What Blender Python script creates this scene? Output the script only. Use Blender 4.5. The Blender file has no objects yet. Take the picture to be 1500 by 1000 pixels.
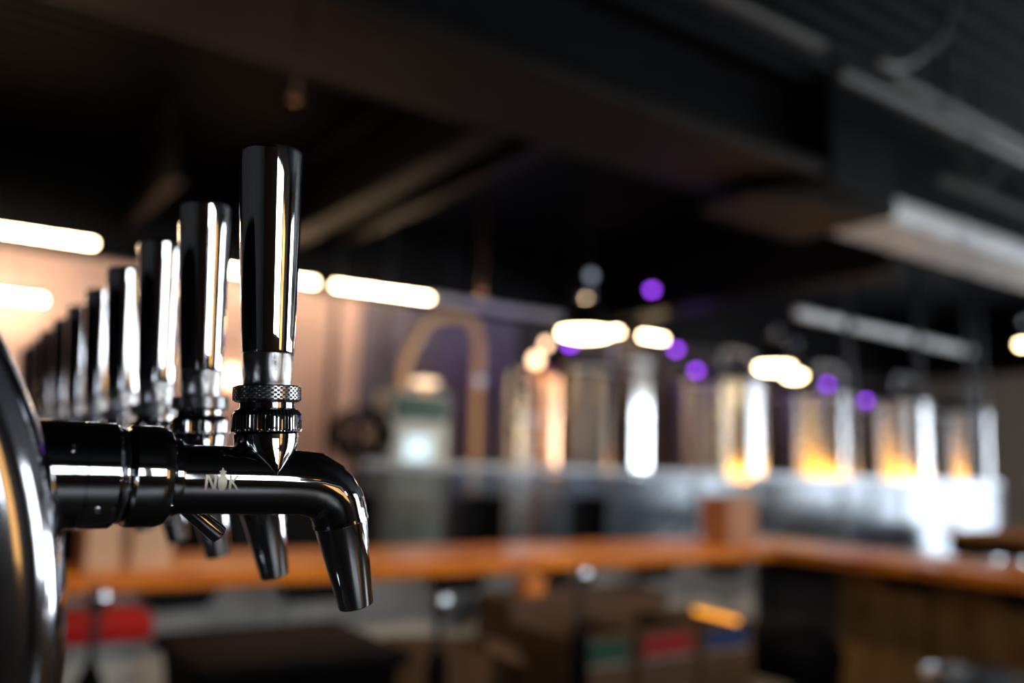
import bpy, bmesh, math, random
from mathutils import Vector, Matrix, Euler
random.seed(7)
S = bpy.context.scene
C = S.collection
PI = math.pi

# ------------------------------------------------------------------ camera
# room axes: X runs the way the faucets point, Y along the row of taps, Z up
H = 1.5
_v1 = Vector((-875.0, 150.0, 0.0)); _v2 = Vector((1850.0, 245.0, 0.0))
F = math.sqrt(-_v1.dot(_v2)); _v1.z = F; _v2.z = F
_ex = _v2.normalized(); _ey = _v1.normalized(); _ez = _ex.cross(_ey)
def ray(px, py):
    c = Vector((px - 750.0, py - 500.0, F))
    return Vector((_ex.dot(c), _ey.dot(c), _ez.dot(c)))
def on_z(px, py, z):
    r = ray(px, py); return r * ((z - H) / r.z) + Vector((0, 0, H))
def on_y(px, py, y):
    r = ray(px, py); return r * (y / r.y) + Vector((0, 0, H))
cd = bpy.data.cameras.new('camera'); cam = bpy.data.objects.new('camera', cd); C.objects.link(cam)
cd.sensor_width = 36; cd.lens = F / 1500 * 36
right = Vector((_ex.x, _ey.x, _ez.x)); down = Vector((_ex.y, _ey.y, _ez.y)); fwd = Vector((_ex.z, _ey.z, _ez.z))
M = Matrix((right, -down, -fwd)).transposed().to_4x4(); M.translation = (0, 0, H)
cam.matrix_world = M
cd.clip_start = 0.02; cd.clip_end = 100
cd.dof.use_dof = True; cd.dof.focus_distance = 0.418; cd.dof.aperture_fstop = 2.75; cd.dof.aperture_blades = 0
S.camera = cam
# ------------------------------------------------------------------ world, exposure, light levels
w = bpy.data.worlds.new('world'); S.world = w; w.use_nodes = True
w.node_tree.nodes['Background'].inputs[0].default_value = (0.25, 0.32, 0.45, 1)
w.node_tree.nodes['Background'].inputs[1].default_value = 0.004
S.view_settings.view_transform = 'Standard'; S.view_settings.look = 'None'
S.view_settings.exposure = 0.0; S.view_settings.gamma = 1; S.view_settings.use_curve_mapping = False
WINDOW_STREET = 19.0      # storefront panes on the right wall
WINDOW_FRONT = 11.0       # panes behind the photographer
TUBE = 60.0
PENDANT = 40.0

# unseen fill spots added to brighten the bar counter, above and behind the camera
for (x, y, tx, e) in [(0.6, 1.3, 0.7, 170), (2.2, 1.3, 2.3, 150), (3.2, 1.2, 4.2, 140)]:
    ld = bpy.data.lights.new('counter_fill_spot', 'SPOT'); ld.energy = e; ld.color = (1.0, 0.80, 0.58); ld.spot_size = 1.1; ld.spot_blend = 0.6; ld.shadow_soft_size = 0.06
    so = bpy.data.objects.new('counter_fill_spot', ld); C.objects.link(so); so.location = (x, y, 4.0)
    so.rotation_euler = (Vector((tx, 3.6, 1.0)) - so.location).to_track_quat('-Z', 'Y').to_euler()

# ------------------------------------------------------------------ materials
MATS = {}
def mat(name, col, rough=0.5, metal=0.0, var=0.15, scale=8.0, bump=0.0, bscale=60.0, spec=0.5, emit=None, es=0, coat=0, trans=0, stretch=(1, 1, 1), col2=None):
    if name in MATS: return MATS[name]
    m = bpy.data.materials.new(name); m.use_nodes = True; nt = m.node_tree; N = nt.nodes; L = nt.links
    b = N['Principled BSDF']; b.inputs['Roughness'].default_value = rough; b.inputs['Metallic'].default_value = metal
    b.inputs['Specular IOR Level'].default_value = spec
    b.inputs['Coat Weight'].default_value = coat; b.inputs['Coat Roughness'].default_value = 0.08
    b.inputs['Transmission Weight'].default_value = trans
    tc = N.new('ShaderNodeTexCoord'); mp = N.new('ShaderNodeMapping'); L.new(tc.outputs['Object'], mp.inputs[0])
    mp.inputs['Scale'].default_value = stretch
    nz = N.new('ShaderNodeTexNoise'); nz.inputs['Scale'].default_value = scale; nz.inputs['Detail'].default_value = 5
    L.new(mp.outputs[0], nz.inputs[0])
    rp = N.new('ShaderNodeValToRGB'); L.new(nz.outputs[0], rp.inputs[0])
    c2 = col2 or tuple(c * (1 - var) for c in col)
    c1 = col if col2 else tuple(min(1, c * (1 + var)) for c in col)
    rp.color_ramp.elements[0].position = 0.35; rp.color_ramp.elements[1].position = 0.65
    rp.color_ramp.elements[0].color = (*c2, 1); rp.color_ramp.elements[1].color = (*c1, 1)
    L.new(rp.outputs[0], b.inputs['Base Color'])
    if bump:
        n2 = N.new('ShaderNodeTexNoise'); n2.inputs['Scale'].default_value = bscale; L.new(mp.outputs[0], n2.inputs[0])
        bp = N.new('ShaderNodeBump'); bp.inputs['Strength'].default_value = bump; bp.inputs['Distance'].default_value = 0.002
        L.new(n2.outputs[0], bp.inputs['Height']); L.new(bp.outputs[0], b.inputs['Normal'])
    if emit:
        b.inputs['Emission Color'].default_value = (*emit, 1); b.inputs['Emission Strength'].default_value = es
    MATS[name] = m; return m
chrome = mat('chrome', (0.78, 0.81, 0.86), 0.035, 1.0, 0.02, 30)
chrome_dark = mat('dark_chrome', (0.42, 0.43, 0.46), 0.05, 1.0, 0.03, 30)
drum_steel = mat('drum_steel', (0.45, 0.47, 0.52), 0.10, 1.0, 0.05, 20)
drum_plate = mat('drum_plate', (0.02, 0.024, 0.04), 0.3, 0.0, 0.1, 12)
etched = mat('etched_logo', (0.75, 0.68, 0.55), 0.5, 0.3, 0.15, 300)
ferrule_m = mat('brushed_ferrule', (0.6, 0.61, 0.63), 0.2, 1.0, 0.08, 60, 0.15, 900, stretch=(1, 1, 8))
knurl_m = mat('knurled_steel', (0.4, 0.41, 0.43), 0.25, 1.0, 0.05, 60)
steel = mat('tank_steel', (0.62, 0.63, 0.65), 0.20, 1.0, 0.08, 3, 0.03, 40, stretch=(1, 1, 0.15))
def circumferential(m, rough, an):
    nt = m.node_tree; b = nt.nodes['Principled BSDF']; tg = nt.nodes.new('ShaderNodeTangent'); tg.direction_type = 'RADIAL'; tg.axis = 'Z'
    b.inputs['Roughness'].default_value = rough; b.inputs['Anisotropic'].default_value = an; b.inputs['Anisotropic Rotation'].default_value = 0.25
    nt.links.new(tg.outputs[0], b.inputs['Tangent']); return m
circumferential(steel, 0.27, 0.9)
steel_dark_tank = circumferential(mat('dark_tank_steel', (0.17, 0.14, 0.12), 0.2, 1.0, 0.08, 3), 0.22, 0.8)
steel_br = mat('brushed_steel', (0.55, 0.57, 0.6), 0.3, 1.0, 0.08, 20)
steel_dk = mat('dark_steel', (0.05, 0.055, 0.065), 0.35, 0.6, 0.2, 10)
copper = mat('copper', (0.85, 0.48, 0.3), 0.22, 1.0, 0.1, 8)
brass = mat('brass', (0.95, 0.60, 0.34), 0.45, 0.5, 0.1, 8)
black = mat('black_paint', (0.005, 0.0055, 0.007), 0.55, 0, 0.3, 6, spec=0.12)
blackpl = mat('black_plastic', (0.003, 0.003, 0.004), 0.6, 0, 0.2, 10, spec=0.03)
deckm = mat('ceiling_deck_paint', (0.006, 0.007, 0.0095), 0.6, 0.0, 0.3, 4, spec=0.12)
beamm = mat('beam_paint', (0.012, 0.010, 0.009), 0.55, 0.0, 0.25, 3, 0.1, 40, spec=0.12)
ductm = mat('galvanised_duct', (0.80, 0.84, 0.90), 0.42, 0.2, 0.2, 5, 0.1, 30)
pipem = mat('grey_pipe_paint', (0.05, 0.05, 0.05), 0.5, 0.0, 0.2, 5)
concrete = mat('concrete', (0.025, 0.023, 0.022), 0.35, 0, 0.2, 2, 0.2, 40)
plaster = mat('plaster', (0.86, 0.63, 0.62), 0.8, 0, 0.08, 1.5, 0.2, 60)
beige = mat('beige_wall', (0.5, 0.42, 0.34), 0.8, 0, 0.08, 1.5, 0.2, 60)
frontw = mat('front_wall_boards', (0.05, 0.028, 0.015), 0.6, 0, 0.3, 3, 0.2, 30, stretch=(0.3, 1, 4))
sidew = mat('side_wall_paint', (0.04, 0.04, 0.045), 0.7, 0, 0.2, 2)
wood = mat('oiled_wood', (0.88, 0.29, 0.025), 0.28, 0, 0, 5, 0.05, 60, col2=(0.50, 0.14, 0.02), stretch=(0.8, 6, 6), coat=0.0, spec=0.3)
wood_y = mat('oiled_wood_cross', (0.88, 0.29, 0.025), 0.28, 0, 0, 5, 0.05, 60, col2=(0.50, 0.14, 0.02), stretch=(6, 0.8, 6), coat=0.0, spec=0.3)
ply = mat('plywood', (0.42, 0.23, 0.085), 0.65, 0, 0, 3, 0.1, 50, spec=0.2, col2=(0.24, 0.13, 0.045), stretch=(1, 3, 1))
knotm = mat('wood_knot', (0.05, 0.025, 0.012), 0.6)
facia = mat('grey_marbled_panel', (0.52, 0.52, 0.50), 0.5, 0, 0, 2.2, 0.05, 30, col2=(0.36, 0.36, 0.35), stretch=(3, 1, 1))
work = mat('worktop_steel', (0.05, 0.046, 0.042), 0.5, 0.3, 0.2, 4)
card = mat('cardboard', (0.085, 0.045, 0.02), 0.8, 0, 0.12, 12, 0.1, 120)
cardl = mat('light_cardboard', (0.62, 0.42, 0.28), 0.7, 0, 0.08, 12)
green = mat('green_label', (0.005, 0.06, 0.035), 0.5); red = mat('red_label', (0.28, 0.008, 0.012), 0.5); blue = mat('blue_label', (0.01, 0.03, 0.13), 0.5)
white_p = mat('white_print', (0.22, 0.2, 0.18), 0.6)
redlid = mat('red_plastic', (0.42, 0.008, 0.006), 0.5, spec=0.2)
tub = mat('frosted_tub', (0.5, 0.52, 0.52), 0.45, 0, 0.1, 6)
orangeb = mat('orange_box', (0.75, 0.22, 0.03), 0.6)
cab_w = mat('cabinet_white', (0.62, 0.66, 0.66), 0.35)
teal = mat('teal_header', (0.01, 0.08, 0.07), 0.4)
glass = bpy.data.materials.new('guard_glass'); glass.use_nodes = True
_n = glass.node_tree.nodes; _l = glass.node_tree.links; _n.clear()
_o = _n.new('ShaderNodeOutputMaterial'); _t = _n.new('ShaderNodeBsdfTransparent'); _g = _n.new('ShaderNodeBsdfGlossy'); _x = _n.new('ShaderNodeMixShader'); _f = _n.new('ShaderNodeFresnel'); _nz = _n.new('ShaderNodeTexNoise'); _r = _n.new('ShaderNodeMapRange')
_t.inputs[0].default_value = (0.66, 0.72, 0.78, 1); _g.inputs['Roughness'].default_value = 0.12; _g.inputs[0].default_value = (0.85, 0.92, 1, 1)
_f.inputs[0].default_value = 1.6; _nz.inputs['Scale'].default_value = 3
_r.inputs[3].default_value = 0.08; _r.inputs[4].default_value = 0.22
_l.new(_nz.outputs[0], _r.inputs[0]); _l.new(_r.outputs[0], _g.inputs['Roughness'])
_l.new(_f.outputs[0], _x.inputs[0]); _l.new(_t.outputs[0], _x.inputs[1]); _l.new(_g.outputs[0], _x.inputs[2]); _l.new(_x.outputs[0], _o.inputs[0])
def glow(name, col, s):
    return mat(name, (0.02, 0.02, 0.02), 0.5, emit=col, es=s)
tube_m = glow('led_tube_light', (1.0, 0.70, 0.40), TUBE)
pend_m = glow('pendant_diffuser_light', (1.0, 0.72, 0.36), PENDANT)
globe_m = glow('warm_globe_glow', (1.0, 0.62, 0.36), 8)
globe_c = glow('cool_globe_glow', (0.7, 0.8, 1.0), 0.7)
purple = glow('purple_led_light', (0.36, 0.06, 1.0), 8)
amber = glow('amber_strip_glow', (1.0, 0.42, 0.02), 55.0)
street = glow('street_daylight_pane', (0.86, 0.94, 1.0), WINDOW_STREET)
frontp = glow('front_daylight_pane', (0.90, 0.96, 1.0), WINDOW_FRONT)
screen = glow('panel_screen_light', (0.70, 0.88, 0.95), 1.3)

# ------------------------------------------------------------------ mesh helpers
def nb(): return bmesh.new()
def box(bm, x0, x1, y0, y1, z0, z1, bev=0.0, mtx=None, seg=2):
    r = bmesh.ops.create_cube(bm, size=1.0); vs = r['verts']
    bmesh.ops.scale(bm, vec=(abs(x1 - x0), abs(y1 - y0), abs(z1 - z0)), verts=vs)
    bmesh.ops.translate(bm, vec=((x0 + x1) / 2, (y0 + y1) / 2, (z0 + z1) / 2), verts=vs)
    if bev:
        es = list({e for v in vs for e in v.link_edges})
        rr = bmesh.ops.bevel(bm, geom=es, offset=bev, segments=seg, affect='EDGES', profile=0.5); vs = list({v for f in rr['faces'] for v in f.verts} | {v for v in vs if v.is_valid})
    if mtx is not None: bmesh.ops.transform(bm, matrix=mtx, verts=vs)
    return bm
def rings(bm, rr, closed_ends=True):
    R = [[bm.verts.new(p) for p in ring] for ring in rr]
    n = len(R[0])
    for a, b in zip(R, R[1:]):
        for i in range(n):
            bm.faces.new((a[i], a[(i + 1) % n], b[(i + 1) % n], b[i]))
    if closed_ends:
        bm.faces.new(list(reversed(R[0]))); bm.faces.new(R[-1])
    return bm
def lathe(bm, prof, segs=48, mtx=None, disp=None, closed=True):
    mtx = mtx or Matrix.Identity(4); rr = []
    for k, (r, z) in enumerate(prof):
        ring = []
        for i in range(segs):
            a = 2 * PI * i / segs; q = r + (disp(i, k) if disp else 0)
            ring.append(mtx @ Vector((q * math.cos(a), q * math.sin(a), z)))
        rr.append(ring)
    return rings(bm, rr, closed)
def sweep(bm, pts, rad, segs=16, sx=1.0):
    pts = [Vector(p) for p in pts]; rr = []
    t0 = (pts[1] - pts[0]).normalized(); up = Vector((0, 0, 1)) if abs(t0.z) < 0.9 else Vector((0, 1, 0))
    n = t0.cross(up).normalized()
    for i, p in enumerate(pts):
        a = pts[max(0, i - 1)]; b = pts[min(len(pts) - 1, i + 1)]; t = (b - a).normalized()
        n = (n - t * n.dot(t)).normalized(); bn = t.cross(n)
        r = rad[i] if isinstance(rad, (list, tuple)) else rad
        rr.append([p + (n * math.cos(2 * PI * k / segs) * sx + bn * math.sin(2 * PI * k / segs)) * r for k in range(segs)])
    return rings(bm, rr)
def smooth_path(ctrl, n=8):
    out = []; P = [Vector(c) for c in ctrl]
    for i in range(len(P) - 1):
        p0 = P[max(i - 1, 0)]; p1 = P[i]; p2 = P[i + 1]; p3 = P[min(i + 2, len(P) - 1)]
        for k in range(n):
            t = k / n
            out.append(0.5 * ((2 * p1) + (p2 - p0) * t + (2 * p0 - 5 * p1 + 4 * p2 - p3) * t * t + (-p0 + 3 * p1 - 3 * p2 + p3) * t ** 3))
    out.append(P[-1]); return out
def obj(name, bm, m, parent=None, smooth=False, angle=35):
    bmesh.ops.recalc_face_normals(bm, faces=bm.faces)
    me = bpy.data.meshes.new(name); bm.to_mesh(me); bm.free()
    if smooth:
        me.polygons.foreach_set('use_smooth', [True] * len(me.polygons))
        me.set_sharp_from_angle(angle=math.radians(angle))
    me.materials.append(m)
    o = bpy.data.objects.new(name, me); C.objects.link(o)
    if parent: o.parent = parent
    return o
def tag(o, label, cat, group=None):
    o['label'] = label; o['category'] = cat
    if group: o['group'] = group
    return o
def thing(name, label, cat, loc=(0, 0, 0), rz=0, group=None):
    o = bpy.data.objects.new(name, None); C.objects.link(o); o.location = loc; o.rotation_euler = (0, 0, rz)
    o.empty_display_size = 0.05
    return tag(o, label, cat, group)
def struct(name, bm, m, smooth=False):
    o = obj(name, bm, m, None, smooth); o['kind'] = 'structure'; return o
def dup(o, parent=None):
    c = o.copy(); C.objects.link(c); c.parent = parent
    for ch in list(o.children): dup(ch, c)
    return c
TX = Matrix.Rotation(PI / 2, 4, 'Y')      # lathe axis to +X
TY = Matrix.Rotation(-PI / 2, 4, 'X')     # lathe axis to +Y

# ------------------------------------------------------------------ the room
XL, XR, YF, YB, ZC = -5.0, 15.0, -5.2, 9.0, 4.3
struct('floor', box(nb(), XL, XR, YF, YB, -0.1, 0), concrete)
def wall_open(name, m, axis, pos, a0, a1, z1, holes, out):
    """wall slab with rectangular holes; holes = (a, b, z0, z1)"""
    bm = nb(); xs = sorted({a0, a1, *[h[0] for h in holes], *[h[1] for h in holes]})
    zs = sorted({0.0, z1, *[h[2] for h in holes], *[h[3] for h in holes]})
    for i in range(len(xs) - 1):
        for j in range(len(zs) - 1):
            cx = (xs[i] + xs[i + 1]) / 2; cz = (zs[j] + zs[j + 1]) / 2
            if any(h[0] < cx < h[1] and h[2] < cz < h[3] for h in holes): continue
            if axis == 'x': box(bm, pos, pos + out, xs[i], xs[i + 1], zs[j], zs[j + 1])
            else: box(bm, xs[i], xs[i + 1], pos, pos + out, zs[j], zs[j + 1])
    return struct(name, bm, m)
struct('wall_left', box(nb(), XL - 0.15, XL, YF, YB, 0, ZC), sidew)
struct('wall_back', box(nb(), XL, XR, YB, YB + 0.15, 0, ZC), plaster)
front_holes = [(0.35, 1.55, 1.75, 3.45), (1.7, 2.95, 1.75, 3.45)]
amber_glow_hole = (3.3, 4.9, 1.2, 3.3)
right_holes = [(-4.2, -2.2, 0.1, 3.1), (-0.6, 1.1, 0.9, 3.0), (1.5, 3.6, 0.05, 3.0)]
wall_open('wall_front', frontw, 'y', YF, XL, XR, ZC, front_holes + [amber_glow_hole], -0.15)
wall_open('wall_right', beige, 'x', XR, YF, YB, ZC, right_holes, 0.15)
def window(n, axis, pos, a, b, z0, z1, out, m):
    s = 1 if out > 0 else -1
    def bx(bm, p0, p1, u0, u1, v0, v1):
        if axis == 'x': box(bm, min(p0, p1), max(p0, p1), u0, u1, v0, v1)
        else: box(bm, u0, u1, min(p0, p1), max(p0, p1), v0, v1)
    bm = nb(); t = 0.06
    p0, p1 = pos + s * 0.02, pos + s * 0.10
    bx(bm, p0, p1, a, a + t, z0, z1); bx(bm, p0, p1, b - t, b, z0, z1)
    bx(bm, p0, p1, a + t, b - t, z0, z0 + t); bx(bm, p0, p1, a + t, b - t, z1 - t, z1)
    w_ = struct(n, bm, black)
    nx = 2
    for i in range(nx):
        u0 = a + t + (b - a - 2 * t) * i / nx; u1 = a + t + (b - a - 2 * t) * (i + 1) / nx
        pb = nb(); bx(pb, pos + s * 0.11, pos + s * 0.12, u0, u1, z0 + t, z1 - t)
        obj('pane', pb, m, w_)
    mb = nb(); mm = (a + b) / 2; bx(mb, p0, p1, mm - 0.02, mm + 0.02, z0 + t, z1 - t); obj('mullion', mb, black, w_)
    mb = nb(); zz = z0 + (z1 - z0) * 0.7; bx(mb, p0, p1, a + t, mm - 0.02, zz - 0.02, zz + 0.02); bx(mb, p0, p1, mm + 0.02, b - t, zz - 0.02, zz + 0.02); obj('mullion', mb, black, w_)
k = 1
for (a, b, z0, z1) in front_holes: window('window_%d' % k, 'y', YF, a, b, z0, z1, -1, frontp); k += 1
window('window_%d' % k, 'y', YF, *amber_glow_hole, -1, glow('added_amber_pane', (1.0, 0.5, 0.14), 2.6)); k += 1  # made-up amber pane, added for the gold stripe mirrored in the taps
side_holes = [(-3.2, -2.0, 1.4, 4.0), (-1.8, -0.8, 1.4, 4.0)]
wall_open('wall_side', mat('side_boards', (0.30, 0.22, 0.16), 0.6, 0, 0.3, 3), 'x', 8.6, YF, -0.6, ZC, side_holes, 0.15)
for (a, b, z0, z1) in side_holes: window('window_%d' % k, 'x', 8.6, a, b, z0, z1, 1, frontp); k += 1
for (a, b, z0, z1) in right_holes: window('window_%d' % k, 'x', XR, a, b, z0, z1, 1, street); k += 1
# ceiling: ribbed steel deck, ribs along X
bm = nb(); pr = []; y = YF; per = 0.18
while y < YB:
    pr += [(y, ZC), (y + 0.05, ZC), (y + 0.075, ZC + 0.06), (y + 0.155, ZC + 0.06)]; y += per
pr = [(min(a, YB), b) for a, b in pr]
top = [bm.verts.new((XL, a, b)) for a, b in pr]; bot = [bm.verts.new((XR, a, b)) for a, b in pr]
for i in range(len(pr) - 1): bm.faces.new((top[i], top[i + 1], bot[i + 1], bot[i]))
box(bm, XL, XR, YF, YB, ZC + 0.07, ZC + 0.15)
struct('ceiling', bm, deckm)
struct('trim_1', box(nb(), XL, XR, 8.82, 8.995, 3.32, ZC - 0.01), black)          # black upper band of the back wall
struct('trim_3', box(nb(), 4.05, 6.2, 8.94, 8.995, 0, 3.3), mat('lavender_lit_wall', (0.20, 0.19, 0.27), 0.7))  # purple light on the back wall, put into this slab's colour
struct('trim_4', box(nb(), 6.21, 14.9, 8.92, 8.995, 0, 3.3), mat('charcoal_panel', (0.05, 0.048, 0.055), 0.7))
struct('trim_2', box(nb(), 14.9, 14.995, 3.9, 8.8, 3.3, ZC - 0.01), black)
# joists across the room (along Y), hung under the deck
def joist(x, y0, y1, z0, wdt, m, label):
    t = thing('ceiling_joist', label, 'beam', (x, y0, z0), 0)
    L_ = y1 - y0
    for dx in (0,):
        bm = nb(); box(bm, -wdt / 2, wdt / 2, 0, L_, 0, 0.03, 0.004); obj('bottom_flange', bm, m, t)
        bm = nb(); box(bm, -0.015, 0.015, 0, L_, 0.03, ZC - z0 - 0.03); obj('web', bm, black, t)
        bm = nb(); box(bm, -wdt / 2, wdt / 2, 0, L_, ZC - z0 - 0.03, ZC - z0 - 0.002, 0.004); obj('top_flange', bm, m, t)
    return t
joist(2.86, 4.45, 8.8, 3.6, 0.22, beamm, 'dark joist rising from the middle of the picture just right of the tallest tap')
joist(3.5, 4.45, 8.8, 3.75, 0.16, beamm, 'faint dark joist right of the one beside the tallest tap')
joist(1.45, 6.8, 8.8, 3.6, 0.12, beamm, 'short dark joist rising above the second tap handle')
joist(7.6, 4.6, 8.8, 3.45, 0.45, black, 'wide black joist crossing between the two pendant lamps')
# the long beam over the bar: flanged girder on the left, pale duct on the right
t = thing('ceiling_girder', 'long dark steel girder running across the upper left ceiling', 'beam', (XL, 3.9, 3.55))
Lg = 4.95 - XL
obj('bottom_flange', box(nb(), 0.01, Lg, -0.42, 0.42, 0, 0.10, 0.02), beamm, t)
obj('web', box(nb(), 0.01, Lg, -0.12, 0.12, 0.10, ZC - 3.55 - 0.05), black, t)
obj('top_flange', box(nb(), 0.01, Lg, -0.3, 0.3, ZC - 3.60, ZC - 3.552), black, t)
t = thing('ceiling_duct', 'pale metal duct running to the right edge, catching blue daylight', 'duct', (5.86, 3.95, 3.5))
obj('duct_body', box(nb(), 0, 8.9, -0.30, 0.36, 0.03, 0.16, 0.015), ductm, t)
obj('duct_flange', box(nb(), 0, 8.9, -0.24, 0.30, 0, 0.03), ductm, t)
obj('upper_box', box(nb(), 0, 8.9, -0.2, 0.26, 0.16, ZC - 3.502), black, t)
for i in range(5):
    obj('duct_seam', box(nb(), 1.2 + 1.7 * i, 1.23 + 1.7 * i, -0.31, 0.37, 0.02, 0.165), ductm, t)
t = thing('column_drop', 'square black drop box where the dark girder meets the pale duct', 'duct', (5.40, 3.95, 3.42))
obj('drop_box', box(nb(), -0.36, 0.42, -0.45, 0.4, 0.10, ZC - 3.422, 0.01), black, t)
bm = nb()
lo = [(-0.75, -0.1, 0.02), (0.43, -0.42, 0.0), (0.43, 0.46, 0.0), (-0.75, 0.46, 0.02)]; hi = [(-0.36, -0.45, 0.10), (0.43, -0.46, 0.10), (0.43, 0.47, 0.10), (-0.36, 0.42, 0.10)]
rings(bm, [lo, hi]); obj('flared_plate', bm, beamm, t)
# pipes
def pipe(pts, r, m, label, name='ceiling_pipe', cat='pipe', clamps=()):
    p0 = Vector(pts[0]); t = thing(name, label, cat, p0)
    obj('tube', sweep(nb(), [Vector(p) - p0 for p in pts], r, 12), m, t, True)
    for c in clamps:
        q = Vector(c) - p0
        obj('hanger', box(nb(), q.x - 0.012, q.x + 0.012, q.y - 0.012, q.y + 0.012, q.z, ZC - p0.z - 0.002), steel_dk, t)
        obj('clamp', lathe(nb(), [(r * 1.25, -0.02), (r * 1.25, 0.02)], 12, Matrix.Translation(q) @ TX), steel_dk, t)
    return t
pipe([(1.2, 2.48, 3.62), (3.5, 2.48, 3.62)], 0.03, pipem, 'grey conduit crossing the top of the picture left of the black box', clamps=[(2.4, 2.48, 3.62)])
pipe([(4.05, 2.45, 3.62), (9.5, 2.6, 3.62)], 0.03, pipem, 'grey conduit in the upper right corner under the deck', clamps=[(4.6, 2.46, 3.62), (6.5, 2.52, 3.62)])
pipe([(4.4, 3.0, 3.95), (10, 3.0, 3.95)], 0.05, pipem, 'thin conduit highest under the deck at upper right', clamps=[(6.0, 3.0, 3.95)])
pipe([(8.4, 6.35, 3.4), (12.8, 6.6, 3.4)], 0.06, ductm, 'pale pipe high above the right hand tanks', clamps=[(9.5, 6.41, 3.4), (11.5, 6.53, 3.4)])
lp = smooth_path([on_y(1288, 92, 2.3), on_y(1318, 96, 2.3), on_y(1350, 80, 2.3), on_y(1385, 45, 2.3), on_y(1400, 0, 2.3), on_y(1405, -60, 2.3)], 8)
lp = [Vector(p) for p in lp] + [Vector((lp[-1].x, lp[-1].y, ZC))]
pipe(lp, 0.018, pipem, 'grey cable looping down from the deck at top right', 'hanging_cable', 'cable')
for (px, py, z, r) in [(705, 430, 3.0, 0.03), (433, 130, 3.3, 0.02)]:
    q = on_z(px, py, z)
    t = thing('sprinkler_drop', 'small copper pipe drop between long light and first pendant' if px > 500 else 'small sprinkler head in the dark ceiling above the tallest tap', 'sprinkler', q)
    obj('pipe', lathe(nb(), [(0.012, 0.02), (0.012, ZC - z - 0.002)], 10), copper, t, True)
    obj('head', lathe(nb(), [(r * 0.4, -0.06), (r * 1.3, -0.055), (r * 1.3, -0.045), (r * 0.5, -0.03), (r * 0.8, 0.02)], 16), copper, t, True)
# ribbed grille patch at upper right
t = thing('ceiling_truss', 'open steel truss bay behind the conduit at the upper right', 'truss', (6.2, 3.35, 3.75))
obj('chord', box(nb(), 0, 6.5, 0, 0.05, 0, 0.05), pipem, t); obj('chord', box(nb(), 0, 6.5, 0, 0.05, 0.45, 0.50), pipem, t)
for i in range(12):
    a = Vector((0.1 + i * 0.52, 0.025, 0.04 if i % 2 else 0.46)); b = Vector((0.1 + (i + 1) * 0.52, 0.025, 0.46 if i % 2 else 0.04))
    obj('brace', sweep(nb(), [a, b], 0.018, 6), pipem, t)
obj('hanger', box(nb(), 0.5, 0.54, 0, 0.05, 0.50, ZC - 3.752), pipem, t); obj('hanger', box(nb(), 5.5, 5.54, 0, 0.05, 0.50, ZC - 3.752), pipem, t)

# ------------------------------------------------------------------ long LED tubes
def tube(p0, p1, label, r=0.016, hang=True):
    p0 = Vector(p0); p1 = Vector(p1); d = p1 - p0; L_ = d.length
    t = thing('tube_light', label, 'light', p0, math.atan2(d.y, d.x), 'warm ceiling tube lights')
    obj('diffuser', lathe(nb(), [(r, 0.02), (r, L_ - 0.02)], 14, TX), tube_m, t, True)
    obj('housing', box(nb(), 0, L_, -0.03, 0.03, r, r + 0.045, 0.004), black, t)
    for s in (0, 1): obj('end_cap', lathe(nb(), [(r * 1.15, s * (L_ - 0.02)), (r * 1.15, s * (L_ - 0.02) + 0.02)], 14, TX), black, t)
    for s in (0.12, 0.88): obj('hanging_wire', box(nb(), s * L_ - 0.003, s * L_ + 0.003, -0.003, 0.003, r + 0.045, ZC - p0.z - 0.002), black, t)
    return t
tube((-1.6, 8.35, 3.3), (1.13, 8.2, 3.3), 'long glowing tube light at the left edge, upper of two')
p = on_y(68, 440, 8.6); tube((-1.2, 8.6, p.z), (p.x, 8.6, p.z), 'lower glowing tube light at the left edge, nearest the wall')
tube((1.95, 8.42, 3.3), (3.26, 8.40, 3.3), 'tube light half hidden behind the tallest tap handle')
tube((3.42, 8.38, 3.3), (4.55, 8.28, 3.3), 'long glowing tube light just right of the tallest tap handle')
tube((7.95, 8.55, 3.3), (8.42, 8.55, 3.3), 'short tube light right of the first pendant lamp')
tube((7.3, 8.55, 3.3), (7.6, 8.55, 3.3), 'stub of tube light touching the first pendant lamp')
p = on_y(343, 550, 8.7)
t = thing('wall_light', 'small warm wall light glimpsed between the first two tap handles', 'light', (p.x, 8.99, p.z))
obj('bracket', box(nb(), -0.03, 0.03, -0.12, 0, -0.02, 0.02, 0.005), black, t)
obj('globe', lathe(nb(), [(0.02, -0.1), (0.07, -0.07), (0.09, 0), (0.07, 0.07), (0.02, 0.1)], 16, Matrix.Translation((0, -0.2, 0))), globe_m, t, True)

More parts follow.
